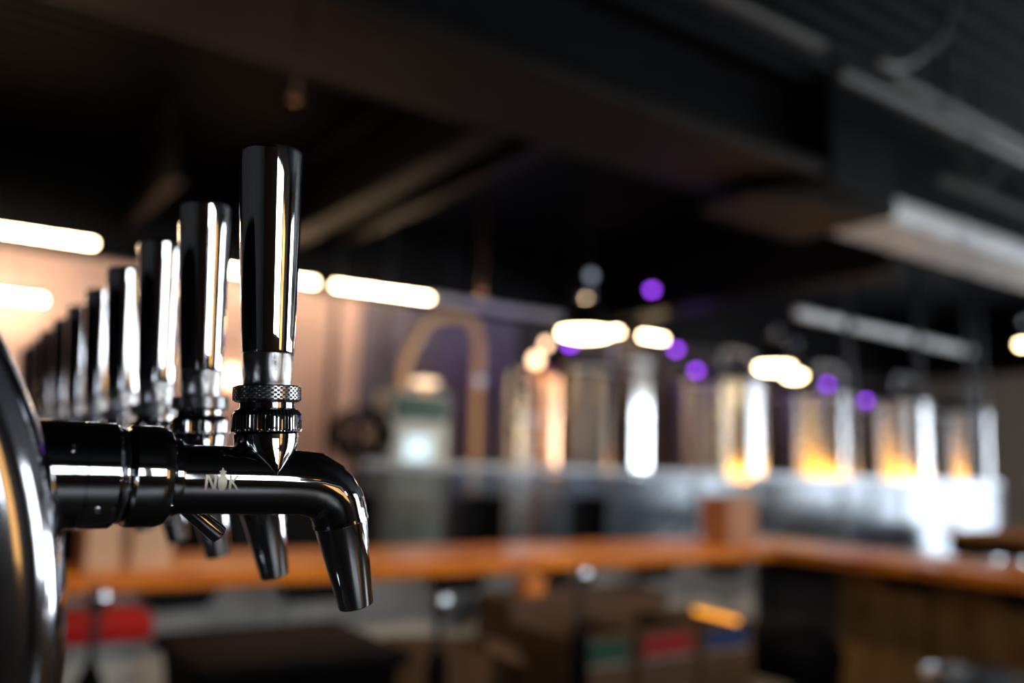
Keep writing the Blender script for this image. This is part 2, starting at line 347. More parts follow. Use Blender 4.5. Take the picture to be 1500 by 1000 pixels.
# ------------------------------------------------------------------ pendant lamps
def pendant(q, label, R=0.17, first=None):
    t = thing('pendant_lamp', label, 'lamp', q, 0, 'black dome pendant lamps')
    obj('shade', lathe(nb(), [(R, 0), (R * 1.02, 0.012), (R * 0.97, 0.05), (R * 0.8, 0.13), (R * 0.48, 0.20), (R * 0.27, 0.235), (R * 0.25, 0.25), (R * 0.22, 0.25), (R * 0.44, 0.19), (R * 0.76, 0.12), (R * 0.93, 0.045), (R * 0.96, 0)], 40, closed=False), black, t, True)
    obj('diffuser', lathe(nb(), [(R * 0.55, -0.035), (R * 0.88, -0.02), (R * 0.95, 0.006), (R * 0.9, 0.03)], 32), pend_m, t, True)
    obj('collar', lathe(nb(), [(0.035, 0.25), (0.05, 0.27), (0.05, 0.33), (0.042, 0.36), (0.012, 0.39)], 24), chrome, t, True)
    obj('cord', lathe(nb(), [(0.006, 0.385), (0.006, ZC - q[2] - 0.03)], 8), black, t)
    obj('ceiling_rose', lathe(nb(), [(0.06, ZC - q[2] - 0.03), (0.05, ZC - q[2] - 0.002)], 20), black, t, True)
pendant(on_z(857, 487, 2.5), 'black dome pendant lamp left of centre right, in front of the dark tank', 0.20)
pendant(on_z(1135, 537, 2.45), 'black dome pendant lamp right of the two, above the amber lit tanks', 0.165)
p = on_z(1181, 540, 2.45)
pendant((p.x + 0.55, p.y + 0.55, 2.48), 'pendant lamp partly hidden behind the right hand one', 0.10)
p = on_y(1497, 503, 5.0)
pendant((p.x, p.y, p.z), 'small pendant lamp cut off by the right picture edge', 0.05)

# ------------------------------------------------------------------ brewing tanks
def tank(x, y, R, ztop, label, sm=steel):
    t = thing('brewing_tank', label, 'tank', (x, y, 0), 0, 'steel brewing tanks behind the glass guard')
    zb = 1.0
    obj('shell', lathe(nb(), [(R, zb), (R, ztop - 0.04)], 64, closed=False), sm, t, True)
    obj('dome_top', lathe(nb(), [(R, ztop - 0.04), (R * 0.97, ztop), (R * 0.8, ztop + 0.07), (R * 0.4, ztop + 0.13), (0.06, ztop + 0.15)], 48), steel_dk, t, True)
    obj('cone_bottom', lathe(nb(), [(0.05, 0.42), (R * 0.5, 0.66), (R, zb)], 48), steel_br, t, True)
    for z in (zb + 0.02, ztop - 0.08):
        obj('band', lathe(nb(), [(R + 0.002, z - 0.02), (R + 0.012, z - 0.012), (R + 0.012, z + 0.012), (R + 0.002, z + 0.02)], 48, closed=False), steel_br, t, True)
    for i in range(4):
        a = PI / 4 + i * PI / 2
        L_ = obj('leg', lathe(nb(), [(0.035, 0.02), (0.035, 1.0)], 12, Matrix.Translation((math.cos(a) * R * 0.86, math.sin(a) * R * 0.86, 0))), steel_br, t, True)
        obj('foot', lathe(nb(), [(0.06, 0), (0.05, 0.02)], 12, Matrix.Translation((math.cos(a) * R * 0.86, math.sin(a) * R * 0.86, 0))), steel_dk, L_, True)
    mw = obj('manway', lathe(nb(), [(0.13, 0), (0.14, 0.02), (0.14, 0.05), (0.1, 0.07), (0.02, 0.075)], 24, Matrix.Translation((-0.1, -R + 0.02, 0.88)) @ Matrix.Rotation(PI / 2, 4, 'X') @ Matrix.Rotation(-0.5, 4, 'X')), steel_br, t, True)
    obj('top_pipe', sweep(nb(), smooth_path([(0.1, 0, ztop + 0.13), (0.1, 0, ztop + 0.3), (0.2, 0, ztop + 0.36), (R + 0.08, 0, ztop + 0.3), (R + 0.08, 0, ztop - 0.1), (R + 0.08, 0, 1.1)], 5), 0.02, 10), steel_br, t, True)
    obj('valve', lathe(nb(), [(0.03, 0), (0.045, 0.02), (0.045, 0.07), (0.02, 0.09), (0.02, 0.16)], 16, Matrix.Translation((0, -0.02, 0.40)) @ Matrix.Rotation(PI / 2, 4, 'X')), steel_br, t, True)
TY0 = 6.62
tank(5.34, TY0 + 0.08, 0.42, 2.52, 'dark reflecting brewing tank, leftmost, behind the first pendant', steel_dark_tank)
tank(7.33, TY0, 0.53, 2.52, 'brewing tank second from left, between the two pendants')
tank(9.05, TY0, 0.50, 2.52, 'brewing tank under the second pendant lamp')
tank(10.75, TY0, 0.50, 2.52, 'brewing tank second from the right')
tank(12.45, TY0, 0.45, 2.50, 'rightmost brewing tank nearest the beige end wall')
# amber strip added behind the guard rail to put a glow on the tanks
t = thing('added_amber_strip', 'amber strip added behind the guard rail for the glow on the tanks', 'light', (6.9, 5.80, 1.40))
obj('strip', box(nb(), 0, 4.6, 0.021, 0.04, -0.035, 0.06), amber, t)
obj('channel', box(nb(), 0, 4.6, 0, 0.02, -0.06, 0.061), steel_dk, t)
obj('hood', box(nb(), 0, 4.6, -0.01, 0.065, 0.062, 0.07), steel_dk, t)
for x in (0.05, 2.3, 4.5): obj('stand', box(nb(), x, x + 0.04, -0.02, 0.0, -1.40, 0.04), steel_dk, t)

# ------------------------------------------------------------------ glass guard with steel rail
gx0, gx1, gy = 2.55, 11.25, 5.5
t = thing('glass_guard', 'long steel framed glass guard in front of the brewing tanks', 'railing', (gx0, gy, 0))
L_ = gx1 - gx0
obj('top_rail', box(nb(), 0, L_, -0.03, 0.03, 1.45, 1.50, 0.006), mat('satin_rail', (0.36, 0.39, 0.44), 0.42, 0.6), t)
obj('bottom_rail', box(nb(), 0, L_, -0.02, 0.02, 0.10, 0.15, 0.004), steel_dk, t)
n = 8
for i in range(n + 1):
    x = L_ * i / n; obj('post', box(nb(), max(0, x - 0.025), min(L_, x + 0.025), -0.025, 0.025, 0, 1.45, 0.003), steel_dk, t)
for i in range(n):
    obj('glass_panel', box(nb(), L_ * i / n + 0.03, L_ * (i + 1) / n - 0.03, -0.004, 0.004, 0.16, 1.44), glass, t)
t = thing('low_partition', 'black low partition behind the taps, between the cartons and the glass guard', 'partition', (on_y(232, 760, 5.5).x, gy, 0))
Lp = gx0 - 0.06 - t.location.x
for i in range(3): obj('panel', box(nb(), Lp * i / 3 + 0.004, Lp * (i + 1) / 3 - 0.004, -0.02, 0.02, 0.0, 1.36, 0.004), black, t)
obj('cap_rail', box(nb(), 0, Lp, -0.03, 0.03, 1.361, 1.40, 0.005), steel_dk, t)
# slender posts from guard to ceiling
for (px, py, y0, lab) in [(1347, 600, 5.62, 'slim dark post in front of the gap beside the second tank from the right'), (1420, 600, 5.66, 'slim dark post left of the pair near the beige wall'), (1440, 600, 5.7, 'slim dark post rightmost, against the beige wall'), (1243, 540, 5.62, 'slim dark post between the tanks under and right of the second pendant'), (485, 560, 8.6, 'slim dark pipe on the pale wall nearest the tallest tap'), (560, 560, 8.6, 'slim dark pipe on the pale wall left of the copper arch')]:
    q = on_y(px, py, y0)
    t = thing('ceiling_post', lab, 'post', (q.x, y0, 0))
    obj('tube', lathe(nb(), [(0.035, 0.02), (0.035, ZC - 0.02)], 12), steel_dk, t, True)
    obj('base_plate', lathe(nb(), [(0.08, 0), (0.08, 0.02)], 16), steel_dk, t); obj('top_plate', lathe(nb(), [(0.08, ZC - 0.02), (0.08, ZC - 0.002)], 16), steel_dk, t)

# ------------------------------------------------------------------ left of the tanks: copper arch, control cabinet, copper column, drum fan
t = thing('copper_arch_pipe', 'tall copper pipe arch standing over the white control cabinet', 'pipe', (3.36, 6.55, 0))
A = smooth_path([(0.0, 0, 0), (0.0, 0, 2.1), (0.12, 0, 2.55), (0.18, 0, 2.68), (0.3, 0, 2.76), (0.55, 0, 2.80), (0.68, 0, 2.76), (0.74, 0, 2.62), (0.76, 0, 2.2), (0.76, 0, 0)], 6)
obj('tube', sweep(nb(), A, 0.042, 14), brass, t, True)
for x in (0, 0.76): obj('flange', lathe(nb(), [(0.08, 0), (0.08, 0.02), (0.05, 0.04)], 16, Matrix.Translation((x, 0, 0))), brass, t, True)
t = thing('control_cabinet', 'white control cabinet with teal header and pale screen under the copper arch', 'cabinet', (3.02, 6.05, 0))
obj('body', box(nb(), 0, 0.52, 0, 0.3, 0.0, 2.05, 0.01), cab_w, t)
dr = obj('door', box(nb(), 0.02, 0.50, -0.02, -0.001, 1.0, 1.78, 0.006), cab_w, t)
obj('screen', box(nb(), 0.12, 0.36, -0.028, -0.021, 1.46, 1.70, 0.003), screen, dr)
obj('handle', box(nb(), 0.44, 0.46, -0.045, -0.021, 1.25, 1.42, 0.004), steel_dk, dr)
obj('header', box(nb(), 0.02, 0.50, -0.02, -0.001, 1.82, 2.02, 0.005), teal, t)
obj('lower_door', box(nb(), 0.02, 0.50, -0.02, -0.001, 0.1, 0.96, 0.006), cab_w, t)
t = thing('cabinet_glint', 'flat glowing globe added as a warm highlight above the white control cabinet', 'lamp', (3.38, 6.18, 2.05))  # glowing globe put in for a bright highlight by the arch
obj('base', lathe(nb(), [(0.05, 0), (0.05, 0.02), (0.02, 0.03), (0.02, 0.06)], 16), brass, t, True)
obj('globe', lathe(nb(), [(0.02, 0.06), (0.09, 0.07), (0.12, 0.09), (0.09, 0.11), (0.02, 0.12)], 20), glow('cabinet_glint_glow', (1.0, 0.68, 0.42), 2.5), t, True)
t = thing('copper_still', 'copper still column just left of the dark brewing tank', 'still', (4.72, 6.35, 0))
obj('column', lathe(nb(), [(0.16, 0.1), (0.16, 2.30)], 32), copper, t, True)
obj('cap', lathe(nb(), [(0.16, 2.30), (0.15, 2.36), (0.1, 2.42), (0.03, 2.45)], 32), copper, t, True)
for z in (0.9, 1.5, 2.0): obj('ring', lathe(nb(), [(0.162, z - 0.02), (0.185, z - 0.015), (0.185, z + 0.015), (0.162, z + 0.02)], 32, closed=False), copper, t, True)
obj('base', lathe(nb(), [(0.22, 0), (0.22, 0.08), (0.16, 0.1)], 32), steel_dk, t, True)
t = thing('steel_still', 'slim steel column between copper arch and copper still', 'still', (4.34, 6.2, 0))
obj('column', lathe(nb(), [(0.11, 0.05), (0.11, 2.25), (0.05, 2.34)], 32), steel, t, True)
obj('base', lathe(nb(), [(0.16, 0), (0.16, 0.05)], 24), steel_dk, t, True)
for z in (0.8, 1.5, 1.9): obj('clamp', lathe(nb(), [(0.112, z - 0.02), (0.13, z - 0.01), (0.13, z + 0.01), (0.112, z + 0.02)], 24, closed=False), steel_br, t, True)
t = thing('steel_reflector', 'tall narrow steel reflector added for a white window glare between the dark tank and the next tank', 'reflector', (on_y(940, 600, 6.08).x, 6.08, 0), 0.109)  # added mirror panel, turned to show the street window as a white highlight
obj('body', box(nb(), -0.12, 0.12, 0, 0.09, 0.04, 2.5, 0.008), mat('polished_reflector', (0.8, 0.82, 0.85), 0.12, 1.0, 0.04, 4), t)
obj('plinth', box(nb(), -0.14, 0.14, -0.02, 0.11, 0, 0.039, 0.004), steel_dk, t)
obj('cap', box(nb(), -0.13, 0.13, -0.01, 0.10, 2.501, 2.54, 0.006), steel_br, t)
for z in (0.9, 1.9): obj('face_seam', box(nb(), -0.118, 0.118, -0.002, 0.001, z, z + 0.008), steel_dk, t)
for (px, py, yy, m, r, lab) in [(785, 527, 6.12, globe_m, 0.05, 'warm glowing globe in front of the copper still cap'), (800, 504, 6.12, globe_m, 0.035, 'dimmer warm glowing globe just above and right of the copper still'), (703, 557, 6.2, globe_c, 0.04, 'pale cool glowing globe under the right leg of the copper arch'), (866, 404, 4.7, globe_c, 0.03, 'pale glowing globe added for the neck glint of the first pendant lamp')]:
    q = on_y(px, py, yy)  # glowing globes added for small bright spots, last one the pendant neck's glint
    t = thing('glow_globe', lab, 'glowing globe', q)
    obj('globe', lathe(nb(), [(r * 0.3, -r), (r * 0.8, -r * 0.6), (r, 0), (r * 0.8, r * 0.6), (r * 0.35, r)], 18), m, t, True)
    obj('socket', lathe(nb(), [(r * 0.36, r), (r * 0.36, r + 0.04)], 12), black, t)
    obj('cord', lathe(nb(), [(0.004, r + 0.04), (0.004, ZC - q.z - 0.002)], 6), black, t)
# purple LED spots
for (px, py, yy, lab) in [(955, 425, 6.2, 'purple spot high between first pendant and black joist'), (1212, 563, 6.0, 'blue violet spot right of the second pendant'), (1268, 587, 6.0, 'violet spot lower, above the second tank from the right'), (1020, 543, 6.0, 'purple spot above the second tank'), (990, 512, 6.1, 'purple spot right of the short tube light'), (835, 505, 6.0, 'small purple spot under the first pendant')]:
    q = on_y(px, py, yy); r = 0.035 if py < 590 else 0.03
    t = thing('purple_spotlight', lab, 'light', q, 0, 'purple led spots above the tanks')
    obj('lens', lathe(nb(), [(r * 0.6, -0.02), (r * 0.95, 0.0), (r, 0.02)], 16), purple, t, True)
    obj('can', lathe(nb(), [(r, 0.02), (r * 1.1, 0.025), (r * 1.1, 0.11), (0.01, 0.12)], 16), black, t, True)
    obj('stem', lathe(nb(), [(0.008, 0.12), (0.008, ZC - q.z - 0.002)], 8), black, t)
for (x, yy, z, e) in [(6.0, 6.3, 3.3, 1.5), (5.6, 8.2, 2.9, 3.0), (8.0, 7.6, 3.0, 4.0)]:
    ld = bpy.data.lights.new('purple_wash', 'POINT'); ld.energy = e; ld.color = (0.35, 0.12, 1.0); ld.shadow_soft_size = 0.1
    lo_ = bpy.data.objects.new('purple_wash', ld); C.objects.link(lo_); lo_.location = (x, yy, z)
t = thing('violet_tube', 'dim violet pipe above the copper arch and still', 'pipe', (4.7, 8.6, 3.38))
obj('tube', lathe(nb(), [(0.05, 0), (0.05, 2.4)], 12, TX), ductm, t, True)
for x in (0.3, 2.1): obj('hanger', box(nb(), x, x + 0.02, -0.01, 0.01, 0.04, ZC - 3.382), steel_dk, t)
# drum fan
t = thing('drum_fan', 'dark round drum fan on a stand right of the nearest tap', 'fan', (2.70, 5.85, 0))
hub = Matrix.Translation((0, 0, 1.68)) @ Matrix.Rotation(PI / 2, 4, 'X')
obj('ring', lathe(nb(), [(0.19, -0.09), (0.21, -0.1), (0.21, 0.1), (0.19, 0.09)], 36, hub, closed=False), blackpl, t, True)
for z in (-0.085, 0.085):
    bm = nb()
    for k in range(16):
        a = 2 * PI * k / 16; sweep(bm, [hub @ Vector((0.05 * math.cos(a), 0.05 * math.sin(a), z)), hub @ Vector((0.2 * math.cos(a), 0.2 * math.sin(a), z))], 0.003, 5)
    obj('grille', bm, blackpl, t)
hb = obj('hub', lathe(nb(), [(0.06, -0.06), (0.06, 0.05), (0.04, 0.07)], 20, hub), copper, t, True)
for k in range(5):
    b_ = nb(); box(b_, 0.05, 0.18, -0.045, 0.045, -0.004, 0.004, mtx=hub @ Matrix.Rotation(2 * PI * k / 5, 4, 'Z') @ Matrix.Rotation(0.5, 4, 'X')); obj('blade', b_, blackpl, t)
obj('pole', lathe(nb(), [(0.025, 0.03), (0.025, 1.48)], 12), blackpl, t, True)
obj('foot', lathe(nb(), [(0.26, 0), (0.25, 0.02), (0.03, 0.05)], 28), blackpl, t, True)
# dark stools beyond the bar
def stool(x, y, label):
    t = thing('bar_stool', label, 'stool', (x, y, 0), 0, 'dark bar stools beyond the counter')
    obj('seat', lathe(nb(), [(0.17, 0.84), (0.19, 0.86), (0.19, 0.90), (0.16, 0.925)], 24), blackpl, t, True)
    bk = nb(); R = 0.2
    rr = []
    for k in range(9):
        a = PI / 2 + (k - 4) * 0.22
        rr.append([Vector((R * math.cos(a) * s, R * math.sin(a) * s, z)) for s, z in ((0.95, 1.0), (1.05, 1.0), (1.08, 1.30), (0.98, 1.30))])
    rings(bk, rr); obj('backrest', bk, blackpl, t)
    for k in range(4):
        a = PI / 4 + k * PI / 2
        obj('leg', sweep(nb(), [(0.12 * math.cos(a), 0.12 * math.sin(a), 0.85), (0.22 * math.cos(a), 0.22 * math.sin(a), 0.0)], 0.014, 8), steel_dk, t)
    obj('foot_ring', sweep(nb(), [(0.185 * math.cos(2 * PI * k / 20), 0.185 * math.sin(2 * PI * k / 20), 0.3) for k in range(21)], 0.009, 6), steel_dk, t, True)
    for s in (-1, 1): obj('back_upright', sweep(nb(), [(s * 0.13, 0.14, 0.86), (s * 0.14, 0.15, 1.1)], 0.01, 6), steel_dk, t)
for i, (x, y) in enumerate([(1.25, 4.45), (2.1, 4.5), (3.0, 4.5), (3.9, 4.55)]):
    stool(x, y, ['dark bar stool behind the counter, hidden mostly by the nearest tap', 'dark bar stool beyond the counter, right of the nearest spout', 'dark bar stool beyond the counter, under the white cabinet', 'dark bar stool beyond the counter, left of the wooden block'][i])

# ------------------------------------------------------------------ the bar counter (L shape)
t = thing('bar_counter', 'L shaped bar with glossy orange wood top and grey marbled front', 'counter', (0, 0, 0))
obj('countertop', box(nb(), -0.9, 4.95, 3.33, 4.02, 1.01, 1.07, 0.008), wood, t)
o = obj('countertop', box(nb(), 4.20, 4.95, -0.6, 3.329, 1.01, 1.07, 0.008), wood_y, t)
x = -0.85
i = 0
while x < 4.1:
    x2 = min(x + 0.72, 4.3)
    obj('front_panel', box(nb(), x + 0.004, x2 - 0.004, 3.48, 3.52, 0.0, 1.009, 0.004), facia, t); x = x2; i += 1
obj('carcass', box(nb(), -0.85, 4.4, 3.53, 3.75, 0, 1.005), sidew, t)
y = 3.45
while y > -0.5:
    y2 = max(y - 0.95, -0.55); obj('side_panel', box(nb(), 4.34, 4.37, y2 + 0.004, y - 0.004, 0.0, 1.009, 0.004), facia if y > 3.4 and False else ply, t); y = y2
obj('corner_panel', box(nb(), 4.31, 4.335, 3.02, 3.47, 0, 1.009, 0.003), sidew, t)
obj('carcass', box(nb(), 4.40, 4.7, -0.5, 3.5, 0, 1.005), sidew, t)
for (x0, x1) in [(-0.35, -0.05), (0.74, 1.01), (1.26, 1.55), (1.95, 2.22), (2.56, 2.85), (3.17, 3.42), (3.74, 3.98)]:
    c = (x0 + x1) / 2; hw = (x1 - x0) / 2
    bm = nb(); rings(bm, [[(c - hw, yy, 1.008), (c + hw, yy, 1.008), (c + hw - 0.05, yy, 0.93), (c - hw + 0.05, yy, 0.93)] for yy in (3.36, 3.479)])
    obj('bracket', bm, black, t)
for (y0, y1) in [(3.04, 3.30), (2.45, 2.72), (1.85, 2.12), (1.2, 1.5), (0.6, 0.9)]:
    c = (y0 + y1) / 2; hw = (y1 - y0) / 2
    bm = nb(); rings(bm, [[(xx, c - hw, 1.008), (xx, c + hw, 1.008), (xx, c + hw - 0.05, 0.93), (xx, c - hw + 0.05, 0.93)] for xx in (4.23, 4.309)])
    obj('bracket', bm, black, t)
for (yy, zz, s) in [(2.85, 0.79, 0.03), (2.28, 0.83, 0.025), (2.0, 0.74, 0.04)]:
    obj('wood_knot', lathe(nb(), [(s, 0), (s * 0.7, 0.003)], 12, Matrix.Translation((4.339, yy, zz)) @ Matrix.Rotation(-PI / 2, 4, 'Y')), knotm, t)
# things on the counter
def carton_box(name, label, cat, x, y, z, sx, sy, sz, m, rz=0, group=None):
    t = thing(name, label, cat, (x, y, z), rz, group)
    obj('body', box(nb(), -sx / 2, sx / 2, -sy / 2, sy / 2, 0, sz, 0.004), m, t)
    obj('lid', box(nb(), -sx / 2 - 0.004, sx / 2 + 0.004, -sy / 2 - 0.004, sy / 2 + 0.004, sz, sz + 0.012, 0.003), m, t)
    obj('tape', box(nb(), -0.02, 0.02, -sy / 2 - 0.006, -sy / 2 - 0.0045, sz * 0.7, sz), white_p, t)
    return t
carton_box('carton', 'pale beige carton on the counter below the shank, left of two', 'carton', 0.60, 3.52, 1.07, 0.12, 0.12, 0.30, cardl, 0.1, 'beige cartons on the counter')
carton_box('carton', 'pale beige carton on the counter below the shank, right of two', 'carton', 0.77, 3.50, 1.07, 0.14, 0.12, 0.30, cardl, -0.05, 'beige cartons on the counter')
t = thing('wooden_block_crate', 'upright brown slatted box on the bar corner before the tanks', 'box', (4.16, 3.66, 1.07))
obj('core', box(nb(), -0.115, 0.115, -0.10, 0.10, 0, 0.28), card, t)
woodbox = mat('box_slats', (0.42, 0.19, 0.08), 0.6, 0, 0.2, 8, stretch=(6, 6, 0.5))
for i in range(4): obj('slat', box(nb(), -0.12 + 0.06 * i + 0.002, -0.06 + 0.06 * i - 0.002, -0.112, -0.101, 0, 0.29, 0.002), woodbox, t)
for s in (-1, 1): obj('side_board', box(nb(), s * 0.121 - 0.005, s * 0.121 + 0.005, -0.11, 0.11, 0, 0.29, 0.002), woodbox, t)
t = thing('dark_jar', 'small dark round jar on the counter left of the beige cartons', 'jar', (0.52, 3.72, 1.07))
obj('body', lathe(nb(), [(0.05, 0), (0.055, 0.01), (0.055, 0.10), (0.035, 0.13), (0.035, 0.15)], 24), blackpl, t, True)
obj('lid', lathe(nb(), [(0.04, 0.15), (0.04, 0.17), (0.03, 0.175)], 24), copper, t, True)
# high table at right
t = thing('high_table', 'wood topped black high table at the right edge behind the counter', 'table', (7.85, 3.62, 0))
obj('tabletop', box(nb(), -0.7, 2.0, -0.6, 0.4, 1.03, 1.08, 0.008), mat('matte_table_wood', (0.50, 0.22, 0.07), 0.7, 0, 0.2, 4, spec=0.1), t)
obj('apron', box(nb(), -0.62, 1.9, -0.55, 0.35, 0.90, 1.03), black, t)
for x in (-0.6, 1.82):
    for y in (-0.53, 0.27): obj('leg', box(nb(), x, x + 0.06, y, y + 0.06, 0, 0.90), black, t)
obj('foot_bar', box(nb(), -0.6, 1.88, -0.52, -0.48, 0.25, 0.29), black, t)
q = Vector((8.7, 3.8, 1.08))
t = thing('dark_bottle', 'dark bottle standing on the high table at the right edge', 'bottle', (q.x, q.y, 1.08))
obj('body', lathe(nb(), [(0.04, 0), (0.043, 0.01), (0.043, 0.24), (0.018, 0.32), (0.016, 0.42)], 20), blackpl, t, True)
obj('cap', lathe(nb(), [(0.018, 0.42), (0.018, 0.44)], 16), steel_dk, t)
for (px, lab) in [(1436, 'pale steel keg left of two under the high table'), (1475, 'pale steel keg right of two under the high table')]:
    q = on_y(px, 810, 4.9)
    t = thing('steel_keg', lab, 'keg', (q.x, 4.9, 0), 0, 'kegs beyond the high table')
    obj('body', lathe(nb(), [(0.15, 0.06), (0.19, 0.1), (0.195, 0.3), (0.205, 0.31), (0.195, 0.32), (0.195, 0.6), (0.205, 0.61), (0.195, 0.62), (0.19, 0.85), (0.14, 0.9), (0.04, 0.92)], 36), steel_br, t, True)
    obj('bottom_chime', lathe(nb(), [(0.17, 0), (0.18, 0), (0.18, 0.1), (0.17, 0.1)], 36), steel_br, t, True)
    obj('top_chime', lathe(nb(), [(0.165, 0.88), (0.165, 0.97), (0.18, 0.97), (0.18, 0.86)], 36, closed=False), steel_br, t, True)

# ------------------------------------------------------------------ under the counter
WZ = 0.62
t = thing('work_bench', 'low dark steel work bench under the bar counter', 'bench', (0, 0, 0))
obj('bench_top', box(nb(), -0.6, 3.15, 2.42, 3.34, WZ - 0.04, WZ, 0.005), work, t)
for x in (-0.55, 1.3, 3.05):
    for y in (2.48, 3.24): obj('leg', box(nb(), x, x + 0.05, y, y + 0.05, 0, WZ - 0.041), steel_dk, t)
obj('lower_shelf', box(nb(), -0.5, 3.05, 2.54, 3.23, 0.2, 0.225), work, t)
t = thing('red_lidded_tub', 'frosted tub with wide red lid at lower left under the counter', 'tub', (0.54, 3.185, WZ))
obj('body', box(nb(), -0.10, 0.14, -0.09, 0.1, 0, 0.27, 0.015), tub, t, True)
obj('lid', box(nb(), -0.16, 0.17, -0.13, 0.13, 0.271, 0.35, 0.012), redlid, t, True)
t = thing('black_bin', 'large black lidded bin at the bottom below the nearest spout', 'bin', (1.02, 2.74, WZ))
bm = nb(); rings(bm, [[(-0.26, -0.24, 0), (0.26, -0.24, 0), (0.26, 0.24, 0), (-0.26, 0.24, 0)], [(-0.29, -0.27, 0.255), (0.29, -0.27, 0.255), (0.29, 0.27, 0.255), (-0.29, 0.27, 0.255)]])
obj('body', bm, blackpl, t)
obj('lid', box(nb(), -0.32, 0.32, -0.30, 0.30, 0.256, 0.30, 0.018, seg=3), blackpl, t, True)
for s in (-1, 1): obj('handle', box(nb(), s * 0.30 - 0.02, s * 0.30 + 0.02, -0.09, 0.09, 0.14, 0.17, 0.006), blackpl, t)
# open cardboard crate, turned
def open_crate(label, x, y, sx, sy, sz, rz, lm=None, flaps=True):
    t = thing('cardboard_crate', label, 'crate', (x, y, WZ), rz, 'cardboard crates on the bench')
    e = 0.01
    obj('bottom', box(nb(), -sx / 2, sx / 2, -sy / 2, sy / 2, 0, e), card, t)
    obj('front', box(nb(), -sx / 2, sx / 2, -sy / 2, -sy / 2 + e, e, sz), card, t)
    obj('back', box(nb(), -sx / 2, sx / 2, sy / 2 - e, sy / 2, e, sz), card, t)
    for s in (-1, 1): obj('side', box(nb(), s * (sx / 2 - e / 2) - e / 2, s * (sx / 2 - e / 2) + e / 2, -sy / 2 + e, sy / 2 - e, e, sz), card, t)
    if flaps:
        for s in (-1, 1):
            obj('flap', box(nb(), 0, sx * 0.36, -sy / 2 + 0.01, sy / 2 - 0.01, 0, 0.005, mtx=Matrix.Translation((s * sx / 2, 0, sz + 0.001)) @ Matrix.Rotation(0 if s > 0 else PI, 4, 'Z') @ Matrix.Rotation(0.35, 4, 'Y')), card, t)
    if lm:
        obj('label', box(nb(), -sx * 0.42, sx * 0.42, -sy / 2 - 0.004, -sy / 2 - 0.0005, sz * 0.58, sz * 0.9), lm, t)
        obj('label_strip', box(nb(), -sx * 0.42, sx * 0.42, -sy / 2 - 0.004, -sy / 2 - 0.0005, sz * 0.50, sz * 0.56), white_p, t)
    return t
open_crate('open cardboard crate turned askew, left of the labelled crates', 1.72, 2.92, 0.36, 0.30, 0.20, -0.5)
open_crate('cardboard crate with a green label', 2.24, 2.78, 0.33, 0.36, 0.25, 0, green, False)
open_crate('cardboard crate with a red label', 2.60, 2.78, 0.33, 0.36, 0.25, 0, red, False)
open_crate('cardboard crate with a blue label', 2.95, 2.78, 0.32, 0.36, 0.25, 0, blue, False)
open_crate('plain cardboard crate stacked behind, against the grey panels', 2.55, 3.14, 0.9, 0.26, 0.32, 0, None, False)
a = on_z(1016, 893, 0.885); b = on_z(1088, 911, 0.885); d = b - a
t = thing('amber_light_bar', 'glowing amber light bar lying on the blue labelled crate', 'light', a, math.atan2(d.y, d.x))
obj('diffuser', lathe(nb(), [(0.010, 0.0), (0.010, d.length)], 12, TX), glow('amber_bar_light', (1.0, 0.36, 0.03), 2.4), t, True)
for s in (0, 1): obj('end_cap', lathe(nb(), [(0.014, s * d.length - 0.01), (0.014, s * d.length + 0.01)], 12, TX), black, t)
t = thing('orange_box', 'small orange box behind the green labelled crate', 'box', (2.29, 3.14, WZ + 0.32))
t.location.z = WZ + 0.33 - 0.01
obj('body', box(nb(), -0.05, 0.05, -0.04, 0.04, 0, 0.08, 0.003), orangeb, t); obj('flap', box(nb(), -0.05, 0.05, -0.045, -0.041, 0.05, 0.08), orangeb, t)
for (px, py, yy, lab) in [(143, 872, 2.70, 'chrome topped pump bottle at lower left before the red lid'), (645, 878, 2.62, 'chrome topped pump bottle below the counter right of the nearest spout'), (851, 838, 2.50, 'chrome topped pump bottle reaching the counter edge above the crates')]:
    q = on_y(px, py, yy); h = q.z - (WZ)
    if px == 645: yy = 2.62
    t = thing('pump_bottle', lab, 'bottle', (q.x, yy, WZ), 0, 'pump bottles on the bench')
    obj('body', lathe(nb(), [(0.035, 0), (0.038, 0.01), (0.038, h * 0.5), (0.015, h * 0.62)], 20), blackpl, t, True)
    obj('stem', lathe(nb(), [(0.012, h * 0.62), (0.012, h - 0.03)], 14), steel_dk, t, True)
    obj('pump_head', lathe(nb(), [(0.016, h - 0.05), (0.03, h - 0.03), (0.032, h), (0.022, h + 0.022), (0.006, h + 0.028)], 20), chrome, t, True)
    obj('spout', sweep(nb(), [(0, 0, h - 0.01), (0, -0.03, h - 0.005), (0, -0.06, h - 0.03)], 0.008, 8), chrome, t, True)
q = on_z(122, 985, WZ)
t = thing('steel_cup', 'small bright steel cup at the bottom left corner of the bench', 'cup', (0.34, 2.62, WZ))
obj('bowl', lathe(nb(), [(0.035, 0), (0.04, 0.01), (0.055, 0.2), (0.058, 0.2), (0.058, 0.205), (0.05, 0.205), (0.035, 0.02), (0.002, 0.02)], 24, closed=False), steel_br, t, True)
obj('handle', sweep(nb(), smooth_path([(0.048, 0, 0.15), (0.085, 0, 0.14), (0.085, 0, 0.07), (0.043, 0, 0.05)], 5), 0.006, 8), steel_br, t, True)
t = thing('round_bin', 'round black domed bin beneath the bar corner', 'bin', (3.62, 2.80, 0))
obj('body', lathe(nb(), [(0.20, 0), (0.24, 0.6)], 36), blackpl, t, True)
obj('lid', lathe(nb(), [(0.25, 0.6), (0.255, 0.64), (0.23, 0.72), (0.16, 0.78), (0.05, 0.80)], 36), blackpl, t, True)
t = thing('steel_bin', 'stainless steel open bin whose rim shows at the bottom right', 'bin', (2.86, 1.48, 0))
